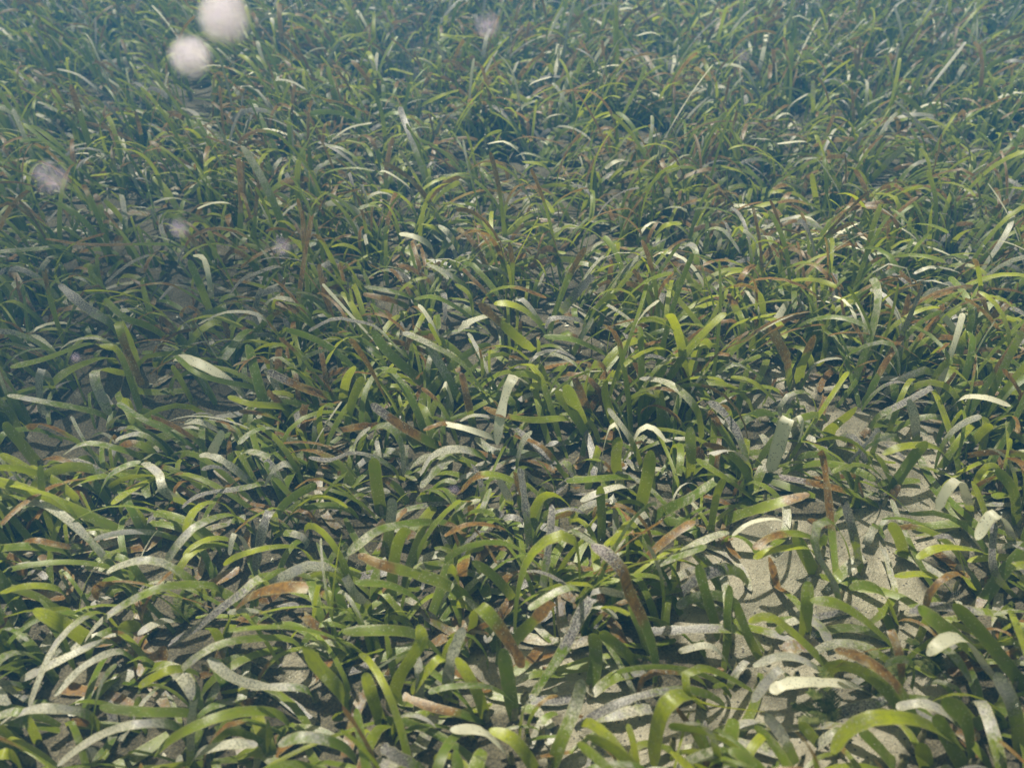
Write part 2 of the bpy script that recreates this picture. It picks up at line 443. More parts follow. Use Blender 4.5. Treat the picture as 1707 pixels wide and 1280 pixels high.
# ------------------------------------------------------------------ leaves read off the photograph: (key, type, width mm, [(px, py, height cm)], -)
TR_TXT = """
L1 e 11 370,985,0 355,976,5 283,976,7.5 233,993,7.5 187,1020,6 157,1046,4 140,1070,2
L2 e 10 345,990,0 325,972,5 277,940,8 240,933,9 207,940,8 177,953,7
L3 p! 12 445,985,0 436,962,7 400,990,6.5 360,1020,4.5 330,1045,3 283,1073,1.5
L4 e 8 195,1040,0 170,1020,6 133,1033,8 93,1073,7.5 67,1126,6 48,1178,4
L5 w 10 170,1220,0 150,1193,4 117,1183,6 67,1180,7 33,1188,6 0,1206,4
L6 w! 8 312,1290,0 318,1220,4 323,1166,7
L7 e 8 143,1240,0 157,1186,4 167,1143,7 180,1120,8.5 195,1106,9
L8 e 9 520,1105,0 490,1068,4 433,1063,6 367,1073,7 320,1100,5.5 287,1131,3.5
L9 g 11 490,1215,0 465,1190,3 400,1186,6 333,1206,6.5 283,1233,5 257,1260,3
L10 w 10 310,1230,0 290,1208,4 233,1206,7 187,1216,6 140,1240,5 95,1275,3
L11 e 10 425,890,0 390,858,5 333,873,9 300,903,8 277,936,5
L12 p 11 460,890,0 452,850,8 437,885,7 425,952,2
L13 G 15 505,1075,9 530,1110,7 565,1148,4 585,1170,0
L14 w 11 525,1160,0 507,1147,3 433,1143,4 383,1126,5 347,1096,6
L15 g 11 335,1195,0 316,1188,3 240,1186,5 165,1178,6
L16 G 10 345,1125,0 310,1115,4 277,1118,6 230,1143,4
L17 G 9 525,935,0 500,913,4 450,912,7 400,925,7 372,940,5
L18 e 11 463,1240,6 500,1228,7 545,1233,6 580,1250,3 600,1272,0
L19 G 10 115,1000,0 97,981,4 47,976,6 0,987,5
L20 G 16 55,1015,8 85,1030,7 113,1045,5 150,1060,0
L21 w 9 210,1080,0 177,1068,4 100,1100,5 33,1133,3
L22 w 8 235,1110,0 200,1085,4 140,1110,5 90,1160,4
L23 e 9 60,1230,0 45,1200,5 25,1185,6 -20,1200,5
L24 G 10 40,1310,0 30,1270,3 10,1255,6 -20,1262,5
L25 b 8 150,905,0 110,910,5 60,900,7 38,905,6
L26 g 12 130,930,0 100,915,4 40,910,7 -5,915,6
L27 w 8 420,930,0 405,900,5 390,890,7 382,925,5
L28 w 11 310,1265,0 330,1255,3 380,1240,5 430,1240,4
M1 t 13 597,923,8 633,940,8 670,950,7 737,970,5 777,996,2 795,1012,0
M2 t 15 785,1070,0 790,1025,6 799,1009,9 815,1024,8.5 843,1060,6 874,1112,3
M3 G 13 857,1085,0 860,1010,5 872,950,9 890,918,11 915,898,12 945,891,12.5 960,905,11.5 965,935,9 967,970,7
M5 p! 15 877,1173,0 937,1086,4 970,1020,7 987,996,8
M6 q 16 1090,1155,0 1093,1103,3 1075,1040,6 1048,985,9 1040,955,11 1015,925,12 985,907,12
M7 g 11 1072,1118,0 1040,1085,4 1000,1053,7
M8 G 11 760,1095,7 783,1130,6 800,1165,4 810,1200,0
M9 G 10 748,1102,0 735,1095,6 710,1120,5 685,1155,2
M10 w 11 773,1045,9 757,1083,7 748,1120,5 745,1168,0
M11 G 13 648,1175,0 665,1130,4 685,1098,6 703,1066,8 697,1040,9
M12 G 12 608,1120,6 622,1165,4 640,1212,0
M13 g 15 838,1080,7 850,1153,3 858,1202,0
M14 g 14 990,1055,6 993,1100,3 983,1160,0
M15 e 13 915,1285,0 935,1236,3 958,1180,5 968,1145,7 973,1133,8
M16 G 13 815,1215,6 853,1230,6 880,1262,4 900,1295,0
M17 W 11 750,1215,5 803,1218,5 840,1250,2 852,1272,0
M18 p! 13 635,1243,5 665,1262,4 700,1278,2 720,1293,0
M19 b! 10 673,1160,3 720,1178,3 770,1190,3 812,1203,0
M20 t! 14 917,1005,8 887,1037,6 860,1065,2 850,1078,0
M21 e 6 713,1153,6 757,1143,6.5 820,1146,5 872,1178,0
M22 g 14 570,1052,6 653,1050,6 700,1060,4 742,1090,0
M23 g 12 590,970,7 650,975,7 700,1003,4 722,1045,0
M24 g 10 787,935,8 820,957,6 850,990,3 860,1005,0
M25 e 13 737,890,0 720,870,4 640,880,8 600,905,8 578,922,6
M26 g 12 650,1025,0 655,950,5 665,900,9 680,880,11
M27 G 17 1172,1172,0 1148,1157,7 1118,1165,9 1100,1195,7 1092,1235,4 1088,1278,1
M28 p! 9 884,928,0 878,860,5 868,785,9
M29 b 7 740,893,8 783,873,9 837,880,7 868,905,0
M30 w 9 695,1190,0 700,1130,4 690,1080,6
M31 w! 10 575,960,7 592,990,5 615,1010,2 620,1020,0
M32 e 8 880,1015,10 930,985,11 960,980,10 985,1000,0
R1 W 5 1220,893,8 1253,870,9 1300,866,7 1322,890,0
R2 t 9 1255,915,8 1290,893,8.5 1337,890,6 1372,908,0
R3 G 9 1255,930,6 1290,916,7 1345,912,5 1367,933,0
R4 e 10 1420,940,0 1408,900,7 1385,868,11 1365,870,11.5 1357,900,10 1368,935,8 1390,970,6 1400,1010,4
R5 p! 10 1408,838,9 1423,890,6 1437,958,0
R6 g 15 1325,890,6 1345,930,3 1362,962,0
R7 g 13 1485,870,6 1500,900,3 1512,928,0
R8 G 11 1527,930,6 1570,912,7 1640,920,4 1662,938,0
R10 G 9 1490,960,5 1537,956,5 1565,965,3 1592,980,0
R11 g 18 1415,980,6 1440,975,6.5 1475,990,5 1497,1034,0
R12 g 14 1350,1000,7 1397,1006,7 1450,1040,4 1507,1090,0
R13 G 12 1247,1035,7 1283,1027,8 1317,1050,6.5 1350,1080,4 1400,1124,0
R14 g 13 1347,968,7 1345,1010,5 1342,1070,0
R15 g 12 1163,940,8 1180,1000,5 1202,1070,0
R16 g 9 1217,975,8 1212,1035,5 1217,1090,0
R16b g 9 1222,995,7 1250,1065,3 1274,1100,0
R17 p! 11 1085,1052,3 1200,1047,4 1245,1055,3 1285,1090,0
R18 w 9 1130,1085,3 1187,1077,4 1227,1118,0
R19 G 9 1260,1145,0 1187,1116,7 1145,1120,8 1145,1155,7 1187,1175,5 1275,1186,3
R20 w 9 1255,1110,5 1303,1093,6 1350,1105,4 1390,1132,0
R21 W 13 1283,1153,5 1320,1137,5.5 1417,1140,3 1453,1155,0
R22 w 10 1253,1170,3 1280,1135,5 1303,1114,6 1325,1135,0
R23 W 14 1545,1092,8 1560,1077,9 1585,1062,9 1612,1067,8 1650,1120,3 1682,1155,0
R24 g 18 1530,1010,9 1560,1035,8 1600,1065,5 1645,1110,0
R25 e 10 1558,1092,0 1575,1082,6 1597,1100,6 1620,1137,4
R26 g 14 1590,1005,9 1640,1060,6 1700,1135,2 1718,1155,0
R27 p 12 1515,1020,6 1560,1010,7 1605,1015,6 1670,1025,3 1702,1044,0
R28 b 8 1540,1030,5 1553,982,9 1597,955,9 1632,980,0
R29 G 16 1612,1250,0 1587,1230,4 1530,1200,8 1460,1195,9.5 1415,1215,8 1385,1255,6
R30 g 15 1497,1290,0 1460,1240,3 1428,1212,5
R31 g 17 1570,1165,9 1610,1200,6 1622,1285,0
R32 w 10 1493,1178,6 1540,1172,7 1580,1190,5 1602,1220,0
R33 w 11 1275,1190,5 1303,1225,3 1330,1285,0
R34 g 10 1333,1203,6 1350,1222,4 1367,1247,0
R35 G 14 1535,1237,6 1545,1292,0
R36 W 13 1627,900,7 1645,868,9 1662,855,10 1682,880,5 1692,910,0
R37 p 8 1657,870,8 1657,950,5 1699,995,0
R38 p 8 1555,895,6 1590,900,6 1617,965,0
R39 e 13 1705,1270,0 1690,1180,6 1660,1120,9
R40 g 14 1610,1290,0 1580,1230,5 1560,1190,7
R41 g 12 1700,870,0 1690,820,5 1660,780,8
S1 W 17 1283,787,3 1297,745,7 1308,708,10 1316,697,10.5 1330,730,0
S2 W 11 1331,738,7 1338,710,9.5 1330,692,11 1322,705,8 1328,735,0
S3 q! 12 1303,795,5 1350,804,4.5 1417,820,3 1472,845,0
S4 p! 11 1555,645,8 1500,675,6 1463,695,4 1445,725,0
S5 b! 14 1290,557,12 1303,580,10 1312,600,8 1318,655,0
S6 t 13 1358,558,10 1345,590,7 1335,615,4 1330,645,0
S7 G 11 1218,628,7 1255,637,7 1285,660,4 1302,684,0
S8 e 11 1195,622,7 1225,607,8 1265,625,4 1287,654,0
S9 e 9 1400,645,0 1405,605,6 1427,583,9 1470,570,11 1493,580,10.5 1500,622,7
S10 w 5 1338,640,2 1360,606,6 1400,597,6 1410,612,5
S11 G 17 1427,678,8 1410,695,6 1385,715,3 1380,732,0
S12 W 12 1685,676,7 1640,662,8 1600,665,6 1580,694,0
S13 W 13 1562,852,6 1575,822,8 1600,800,9 1622,845,0
S14 e! 15 1190,803,8 1150,830,6 1100,855,2 1090,868,0
S15 G 9 1207,797,9 1195,825,7 1187,870,3 1187,905,0
S16 g 15 1150,710,8 1152,760,5 1150,805,0
S17 g 11 1160,765,7 1215,800,5 1272,842,0
S18 t 13 1350,823,6 1290,840,5 1220,862,2 1198,876,0
S19 G 11 1470,757,6 1510,743,7 1560,745,5 1592,768,0
S20 g 13 1545,735,8 1520,765,5 1490,810,2 1484,828,0
S21 G 8 1200,585,0 1215,550,5 1240,535,7 1295,522,9
S23 w 7 1523,456,8 1555,445,9 1600,455,6 1622,474,0
S24 b 10 1645,480,8 1700,487,6 1733,504,0
S28 G 11 1653,707,8 1635,722,5 1615,744,0
S29 w 12 1515,665,8 1525,700,5 1530,745,0
S30 b! 10 1400,1000,0 1375,780,6 1365,752,8
C1 p! 13 988,460,9 960,490,6 940,514,3 930,528,0
C2 t 10 803,525,0 812,490,7 855,478,9 912,497,8
C3 t 14 798,506,11 840,543,8 880,577,4 897,594,0
C4 w 13 763,552,7 785,535,8.5 825,525,7 842,545,0
C5 p 11 908,547,7 922,530,8.5 970,535,7 987,564,0
C6 e 9 990,530,9 970,560,6 955,590,2 950,604,0
C7 g 13 905,560,7 955,566,7 1000,585,4 1022,608,0
C8 G 12 758,473,8 780,488,7 787,510,5 790,543,0
C9 g 13 690,498,8 725,495,8.5 765,515,5 792,543,0
C10 e 11 607,478,8 650,485,7 690,498,3 702,522,0
C11 b 11 605,490,6 650,500,5 684,514,0
C12 e 11 712,440,9 745,455,8 775,477,5 792,504,0
C13 e 12 713,573,10 738,615,7 760,655,4 772,680,0
C14 e 13 672,553,10 720,575,10 770,605,8 800,645,5 827,684,0
C15 p 10 514,552,8 556,531,9.5 590,535,9 627,545,8 665,583,6 700,614,0
C16 e 12 600,755,0 612,722,7 638,708,9.5 658,718,9 670,745,7 674,792,3
C17 w 9 583,765,0 588,745,5 600,726,7 618,712,8
C18 w 13 700,793,4 720,760,6 760,748,7 800,757,4 817,779,0
C19 e 12 700,812,3 725,785,5 757,762,6 777,779,0
C20 W 14 885,655,0 872,634,8 855,628,11 842,660,9 833,700,7 828,742,4
C21 t 12 806,678,7 840,692,7.5 890,700,6.5 943,697,5 957,714,0
C22 G 15 926,652,11 950,680,8 975,720,4 987,749,0
C22b g 16 942,641,12 955,670,9 972,710,4 982,744,0
C23 b! 12 957,628,10 968,655,8 980,685,4 986,709,0
C24 t 14 975,705,0 975,650,7 985,612,11 1000,607,12 1012,620,10 1000,632,9
C25 G 13 1021,617,12 1008,645,9 1015,680,6 1032,724,0
C26 W 11 1000,795,0 1003,760,5 1015,715,9 1027,708,9.5 1036,731,8
C27 W 12 1050,765,0 1060,725,7 1080,710,8.5 1097,720,8 1110,735,7
C28 e 11 1066,630,9 1105,635,10 1135,652,10 1160,680,8 1168,710,5 1170,749,0
C29 e 8 1013,680,9 1050,730,6 1072,784,0
C31 q 15 618,673,9 655,700,7 690,722,5 720,738,3 742,749,0
C32 b! 12 572,716,7 610,710,6 665,712,0
C33 q 14 445,618,9 490,640,7 540,658,5 584,669,0
C34 b! 10 769,621,10 780,670,7 790,724,0
C35 G 12 591,610,11 577,635,8 570,680,0
C36 G 12 605,628,11 590,660,8 580,700,4 577,744,0
C37 W 9 737,705,7 780,715,7 825,730,4 842,744,0
C38 w 6 766,702,6 790,692,7 830,697,6 852,714,0
C39 b 8 705,717,7 745,705,7 792,724,0
C40 W! 11 735,668,0 737,645,7 744,641,8 755,672,4
C41 p! 10 925,777,5 895,745,6 850,708,6 843,732,0
C42 b 7 857,725,6 905,745,7 940,790,3 952,804,0
C43 t 11 768,817,5 803,790,8 850,798,6 877,819,0
C44 e 9 862,805,0 862,770,5 872,735,8 887,718,9
C45 b! 10 860,788,7 868,830,3 872,864,0
C46 g 12 943,802,5 1000,797,5 1050,795,3 1077,809,0
C47 w 10 967,835,6 1000,820,7 1040,810,6 1062,829,0
C48 g 10 1003,915,0 1003,860,4 1000,810,8
C49 g 14 1030,728,8 1027,770,4 1030,805,0
C50 g 15 1086,750,10 1078,800,6 1065,855,0
C51 g 15 623,763,9 628,810,5 637,860,0
C52 p 8 514,762,6 551,767,6 581,755,7 620,760,7 657,782,4 667,804,0
C53 e 12 640,930,0 650,880,4 655,830,8
C54 w 10 832,800,6 848,830,3 848,850,0
C55 g 14 720,660,0 650,590,7 620,550,10
A1 t 11 232,610,0 205,545,11 196,532,13 203,560,12 218,600,8 237,643,4
A2 e 12 440,580,0 425,550,5 400,560,6 370,600,5 345,570,8 318,524,11
A3 G 9 290,574,0 300,545,5 330,530,8 360,528,9 405,546,8
A4 g 15 16,612,7 75,598,7 150,572,6 187,579,0
A5 g 15 84,642,5 115,617,6 175,595,4 192,604,0
A6 e 14 215,622,0 175,615,6 158,620,8 160,640,7 183,692,3
A7 e 10 12,658,6 65,668,6 160,687,3 182,699,0
A8 g 10 174,497,9 205,528,7 250,545,4 287,562,0
A9 g 12 315,433,10 335,480,6 355,530,0
A10 W 10 322,425,9 340,432,9 350,475,6 352,500,0
A11 p 9 383,490,6 403,466,8 430,455,9 470,445,8 508,470,0
A12 b 6 210,483,6 252,473,8 290,476,7 340,506,3 347,519,0
A13 b 8 312,424,0 290,408,4 150,408,7 75,398,7
A14 e 12 -10,420,6 60,415,6 110,413,5 130,430,0
A15 t 9 85,455,0 100,430,5 122,407,8 175,389,9
A16 p 16 98,473,8 140,510,6 185,540,3 197,554,0
A17 p! 11 176,472,3 215,440,5 255,425,5 272,439,0
A18 g 8 292,592,8 328,622,8 378,637,6 430,647,3 447,659,0
A19 G 8 286,609,8 305,640,5 330,690,0
A20 e 9 196,671,7 235,697,7 300,730,5 342,759,0
A21 G 10 380,660,8 417,673,8 470,678,5 497,694,0
A22 t 11 398,685,7 450,692,6 485,717,0
A23 w 10 308,703,6 333,703,7 363,717,4 382,739,0
A24 e 10 193,732,6 233,723,7.5 267,743,5 292,772,0
A25 e 9 105,758,5 133,741,7 167,740,7 233,760,4 247,779,0
A26 w 10 333,757,6 367,765,7 417,803,3 427,819,0
A27 W 12 372,718,9 358,745,6 348,772,0
A28 p 9 300,847,4 335,824,6 400,814,6 445,805,4 462,819,0
A29 w 11 440,810,5 458,782,8 480,773,8.5 497,794,0
A31 e 10 153,855,0 165,825,4 180,795,7 205,778,8 235,769,8
A32 g 14 70,780,0 40,745,4 5,705,8
A33 G 10 240,700,0 200,590,8 165,575,9
A34 w! 11 70,690,2 65,640,6 72,615,8 90,650,0
A35 w 12 240,770,7 265,790,8 275,820,7 330,850,0
A36 w 8 460,585,0 440,530,9 380,520,10 330,540,8
A37 G 9 95,555,0 30,505,7 -10,510,6
A38 p 10 370,510,0 300,475,4 265,500,3
T1 G 10 173,333,8 195,355,5 217,385,0
T2 W 9 328,348,7 357,338,8 385,340,6 395,355,0
T3 G 10 150,293,7 200,290,7 237,297,0
T4 e 9 256,337,6 290,330,7 332,342,0
T5 w 10 903,207,7 920,193,8.5 945,192,7 955,205,0
T6 W! 10 1107,348,0 1114,314,9
T7 e 9 1092,364,0 1100,352,6 1120,345,8 1142,349,8 1152,367,5
T8 G 11 1078,410,0 1105,378,8 1137,371,8
T9 W 10 1008,281,7 1030,268,8 1052,268,0
T10 G 9 1006,318,0 1020,295,7 1040,279,9
T11 w 8 1530,182,0 1540,160,5 1575,115,10 1610,70,14
T12 W 10 1295,240,7 1345,237,7 1362,252,0
T13 w 9 1251,231,8 1290,236,6 1302,257,0
T14 G 9 1201,276,9 1237,288,8 1257,310,4 1260,338,0
T15 G 10 1353,289,9 1358,320,5 1367,348,0
T16 t 11 1295,338,8 1325,335,8 1367,348,5 1382,367,0
T17 e 12 1508,245,10 1480,270,6 1447,296,0
T18 e 10 1355,134,10 1357,198,0
T19 w 6 1300,224,0 1315,180,8 1347,156,11
T20 e 11 1155,424,0 1170,390,6 1203,382,8 1237,424,4
T21 G 10 1583,404,0 1605,388,6 1637,378,9
T22 p 11 1235,266,8 1270,290,5 1294,314,0
T23 W 12 665,389,8 695,396,8 718,411,5 725,430,0
T24 G 9 703,373,8 725,380,8 745,400,0
T25 e 12 731,375,8 750,392,7 772,424,0
T26 G 11 552,411,8 575,408,8.5 600,420,6 610,440,0
T27 W 8 550,250,0 560,228,6 585,212,8 620,205,8
T28 G 11 690,198,0 700,178,5 735,160,9 765,150,9
T29 W 8 875,160,0 885,140,6 920,128,8
T30 W 9 1060,60,8 1090,55,9 1115,75,4 1120,85,0
T31 b 9 830,260,0 845,240,5 880,228,8 940,240,7
T32 G 9 690,125,8 650,115,8 640,125,0
T33 W 9 812,240,8 840,236,9 860,248,7 868,262,0
T34 e 9 940,275,0 900,262,7 875,255,8 858,262,6
T35 w 8 220,345,8 250,350,6 260,380,0
T36 w 10 460,310,0 455,285,6 470,262,8
T37 e 8 520,330,0 540,290,7 585,280,9 625,285,8
T38 W 9 625,295,6 640,285,8 680,310,5 690,330,0
T39 G 10 870,270,9 905,275,8 925,300,0
T40 b 12 1280,160,0 1265,125,6 1250,100,8
T41 e 9 1425,210,0 1440,180,6 1475,160,9
T42 W 9 1195,425,0 1200,400,6 1190,385,8
T43 w 11 60,190,8 90,205,7 115,230,0
T44 w 8 95,115,9 130,125,8 165,150,5 200,165,0
T45 G 10 270,120,0 240,92,7 210,90,8
T46 b 10 240,250,0 232,210,6 225,185,9
T47 b 10 1500,140,0 1515,100,6 1535,75,10
T48 b 11 1110,220,0 1090,190,6 1060,170,9
T49 e 9 1650,60,0 1660,35,7 1690,10,10
T50 w 8 1480,65,8 1460,80,6 1440,95,0
"""
# things: (label, short name used when other shoots are described by it, keys of its leaves)
TRG_TXT = """
A1|golden blade bent over in a narrow hook with a ragged orange tip, far left|golden hook blade
A2|pale green blade folded into a sharp V, right of the golden hook blade|V-folded blade
A3|thin yellow-green blade arching rightward behind the V-folded blade|
A4|long olive blade with rounded tip lying leftward by the left edge|long olive round-tipped blade
A6|blade folded over with yellow crease and grey hanging end, by the left edge|yellow-creased folded blade
A7|straight pale green blade pointing left over the dark hollow|straight pale left blade
A13|long thin brown blade lying level above the left hollow|long level brown blade
A15|yellow-brown blade curving up and right across the long level brown blade|
A16|broad dark purple-speckled blade slanting down right, upper left of the golden hook|
A9|broad straight olive blade standing under the white curled blade, upper left|
A10|white sunlit curled blade above the V-folded blade|white curled blade
A11|silvery grey arched blade above and right of the V-folded blade|silvery arched blade
A12|thin brown blade bowed over the dark gap above the V-folded blade|
A18|slender wavy green blade running right below the V-folded blade|slender wavy green blade
A21|glowing yellow-green blade pointing left below the slender wavy blade|glowing yellow-green blade
A24|silver-grey arching blade over the pale sand hollow at left|silver arch at left
A28|long purple-brown blade bowed above the lower left tangle|long purple-brown bow
A29|pale lilac blade standing curled beside the long purple-brown bow|pale lilac blade
C33|broad blade with shaggy purple end and orange middle, pointing left|shaggy purple-ended blade
C31|broad golden blade with crusted purple tip, centre left|purple-tipped golden blade
C15|long silvery purple blade in a low wave, above centre left|silvery wave blade
C14|very long pale-backed blade sweeping right over the straight grey blade|sweeping pale blade
C13|straight grey-spotted blade slanting down beneath the sweeping pale blade|
C20|white-gold ribbon bent over with a brown hanging end, centre|white-gold ribbon
C21|orange-tipped yellow blade lying level left of the two round-tipped blades|level orange-tipped blade
C22,C22b|pair of broad green blades with rounded tips side by side, centre|two round-tipped blades
C23|short broken blade with rusty orange end standing beside two round-tipped blades|rusty orange stub
C24|olive blade curled over at the top into a hook, right of rusty orange stub|olive curled hook
C25|sinuous bright green blade just right of the olive curled hook|
C26|small blade with drooping white spoon tip, right of centre|drooping white spoon tip
C27|blade with white rounded spoon tip pointing right, right of centre|right-pointing white spoon tip
C28|long grey blade arching right and hanging down, right of centre|long grey hanging arch
C1|straight purple-grey strip with square cut ends, above centre|square purple-grey strip
C2|thin yellow blade arching right left of the square purple-grey strip|
C3|broad green blade with orange broken top slanting down right, above centre|orange-topped slanting blade
C4|short pale blade with rounded tip poking left behind the orange-topped blade|
C5|pale blue-purple speckled blade bowed leftward, above centre|blue-purple bowed blade
C16,C17|pale green blades arching over like a hoop below the purple-tipped golden blade|pale green hoop
C18|pale round-tipped blade arching down left, centre left|pale round-tipped arch
C36|upright leaf with sunlit yellow-green tip, left of centre|
C35|smaller upright leaf with sunlit tip behind the taller sunlit leaf|
C34|narrow brown blade standing upright left of the white-gold ribbon|
C40|tiny white-gold folded blade end glinting left of centre|tiny white-gold fold
C41|crusted purple-white ragged blade slanting right below centre|ragged purple-white blade
C43|yellow blade arching with a dark brown streak at its left end|dark-streaked yellow arch
C50|broad tall green blade with blunt top right of centre|blunt tall green blade
C51|broad upright deep green blade with blunt top, centre left|blunt deep green blade
C52|thin silvery purple wavy blade above the blunt deep green blade|
C47|pale-tipped blade arching left, just right of lower centre|
C38,C37|white-edged thin blades crossing left of the white-gold ribbon|
S1,S2|broad white blade with purple-crusted lower end hanging over sand, right|white purple-crusted blade
S3|dark purple-brown straight blade lying right below the white purple-crusted blade|dark straight blade
S4|long purple-brown blade slanting up to the right over bare sand|slanting purple-brown blade
S5|broken rusty brown blade standing above the right sand patch|broken rusty blade
S6|green leaf with pointed orange tip leaning from the broken rusty blade|
S7|bright yellow-green blade with sunlit patch left of the broken rusty blade|sunlit yellow patch blade
S9|yellow-green blade arching over bare sand in a tall hoop, right|tall hoop over sand
S11|broad glowing yellow-green rounded leaf on the right sand patch|glowing broad leaf
S12|cream blade lying level and pointing right near the right edge|cream level blade
S13|white leaf with sunlit face bent left, near the right edge|white bent leaf
S14|broad pale green blade slanting down left, right of lower centre|broad pale slanting blade
S15|narrow upright blade with bright sunlit edge beside the broad pale slanting blade|
S21|light green arc rising right above the sunlit yellow patch blade|
R1|hair-thin white curve above the bare sand, lower right|hair-thin white curve
R4|twisted blade looping over and down across the right sand patch|twisted looping blade
R5|purple-speckled white strip standing on the right sand patch|purple-speckled strip
R8|yellow-green blade arching left over pale sand near right edge|
R11|very broad deep green blade curving down on sand, lower right|broad deep green curve
R13|green blade with sunlit yellow bend arching over bare sand|sunlit yellow bend blade
R12|long green blade slanting down right behind the sunlit yellow bend blade|
R17|purple-crusted blade lying level across the sand, right of lower centre|level purple-crusted blade
R19|yellow blade curled into a wide open loop on the lower right sand|open-loop yellow blade
R21|broad cream blade lying level on the lower right sand|broad cream level blade
R23|green blade with brilliant white bent tip, lower right|brilliant white tip blade
R26|long green blade slanting to the lower right corner|
R28|thin brown arch near the right edge|thin brown arch
R29|large bright green blade arching left along the bottom right|large bright green arch
R31|very broad dark green blade reaching the bottom edge at right|
R33|pale straight strap slanting to the bottom edge, lower right|pale straight strap
R36|white leaf bent over against the right edge|white leaf at right edge
M1|long green blade with brown tip slanting right, lower centre|long brown-tipped slanting blade
M2|broad pale green blade bent over with tan speckled tip, lower centre|broad bent speckled blade
M3|tall green arch with glowing top, bottom centre|tall glowing arch
M5|long straight lilac-grey blade slanting up right, lower centre|long lilac-grey blade
M6|big dark green blade with purple-brown drooping tip, lower centre|drooping purple-brown tip blade
M10|narrow cream blade standing left of the broad bent speckled blade|
M11|bright green blade with torn grey top, lower centre left|torn-topped green blade
M15|upright pale blade with rounded pinkish tip, bottom centre|pinkish round-tipped blade
M16|yellow-green blade arching to the bottom edge, centre|
M18|purple-crusted ragged stub at the bottom edge, centre left|purple ragged stub
M19|tan brown blade lying along the sand near the bottom centre|tan lying blade
M20|short broad brown-green blade right of the broad bent speckled blade|
M25|long pale green blade arching left, below centre left|
M27|glowing green blade bent double with white end, bottom right of centre|glowing bent-double blade
M28|dark purple speckled upright strip below centre|dark upright strip
M31|whitish broken strip leaning right, lower centre left|
L1|long grey-tipped blade arching down left, lower left|long grey-tipped arch
L2|pale-topped blade arching left above the long grey-tipped arch|
L3|straight dark purple blade with square end, lower left|straight dark purple blade
L4|slender pale blade curving steeply down near the left edge|slender curving-down blade
L5|cream-edged blade arching over the left edge near the bottom|
L6|narrow tan blade standing upright at the bottom, lower left|upright tan strip
L8|yellow-green blade arching left with pale point, lower left|
L10|lilac-white blade arching to the bottom left corner|lilac-white corner arch
L11|grey-green blade arching down left below the long purple-brown bow|
L12|bluish purple blade hanging straight down, lower left|hanging bluish purple blade
L13|broad yellow-green blade crossing in front, bottom left of centre|broad crossing yellow blade
L14|cream sagging blade curving right, bottom left|cream sagging blade
L18|green blade with pale rounded tip pointing left, bottom left of centre|pale round left-pointing tip
L20|broad glowing yellow-green blade near the left edge, lower left|broad glowing left blade
T1|sunlit yellow leaf standing near the upper left|
T6|small white upright strip in the upper middle right|small white upright strip
T7|pale arching blade just right of the small white upright strip|
T8|bright yellow-green arc below the small white upright strip|
T14|yellow blade arching right in the upper right meadow|yellow upper right arc
T16|orange-tipped blade arching left in the upper right meadow|orange-tipped upper right blade
T11|long silvery straight blade slanting up right, far upper right|silvery upper right blade
T18|pale straight upright blade in the far upper right meadow|
T17|broad grey blade slanting up right in the upper right meadow|broad grey slanting blade
T12|short white level blade in the upper right meadow|white level blade
T9|small white arched blade in the upper middle meadow|small white upper arch
T28|yellow-green blade rising right in the far upper middle|yellow upper middle blade
T23|white speckled blade arching right, upper left of centre|white speckled upper blade
T26|yellow sunlit blade arching right, upper left|
T44|long pale thin blade slanting down right in the far upper left|far pale thin blade
T46|rusty brown upright blade in the far upper left|far rusty blade
T37|grey arched blade in the upper left of centre|grey upper arch
"""
TR = []
for ln in TR_TXT.strip().split('\n'):
    f = ln.split()
    TR.append((f[0], f[1], float(f[2]), [tuple(float(q) for q in p.split(',')) for p in f[3:]], None))
TRG = []
_done = set()
for ln in TRG_TXT.strip().split('\n'):
    ks, lab, short = ln.split('|')
    TRG.append(((lab, short), ks.split(',')))
    _done.update(ks.split(','))
for r in TR:
    if r[0] not in _done:
        TRG.append((('', ''), [r[0]]))
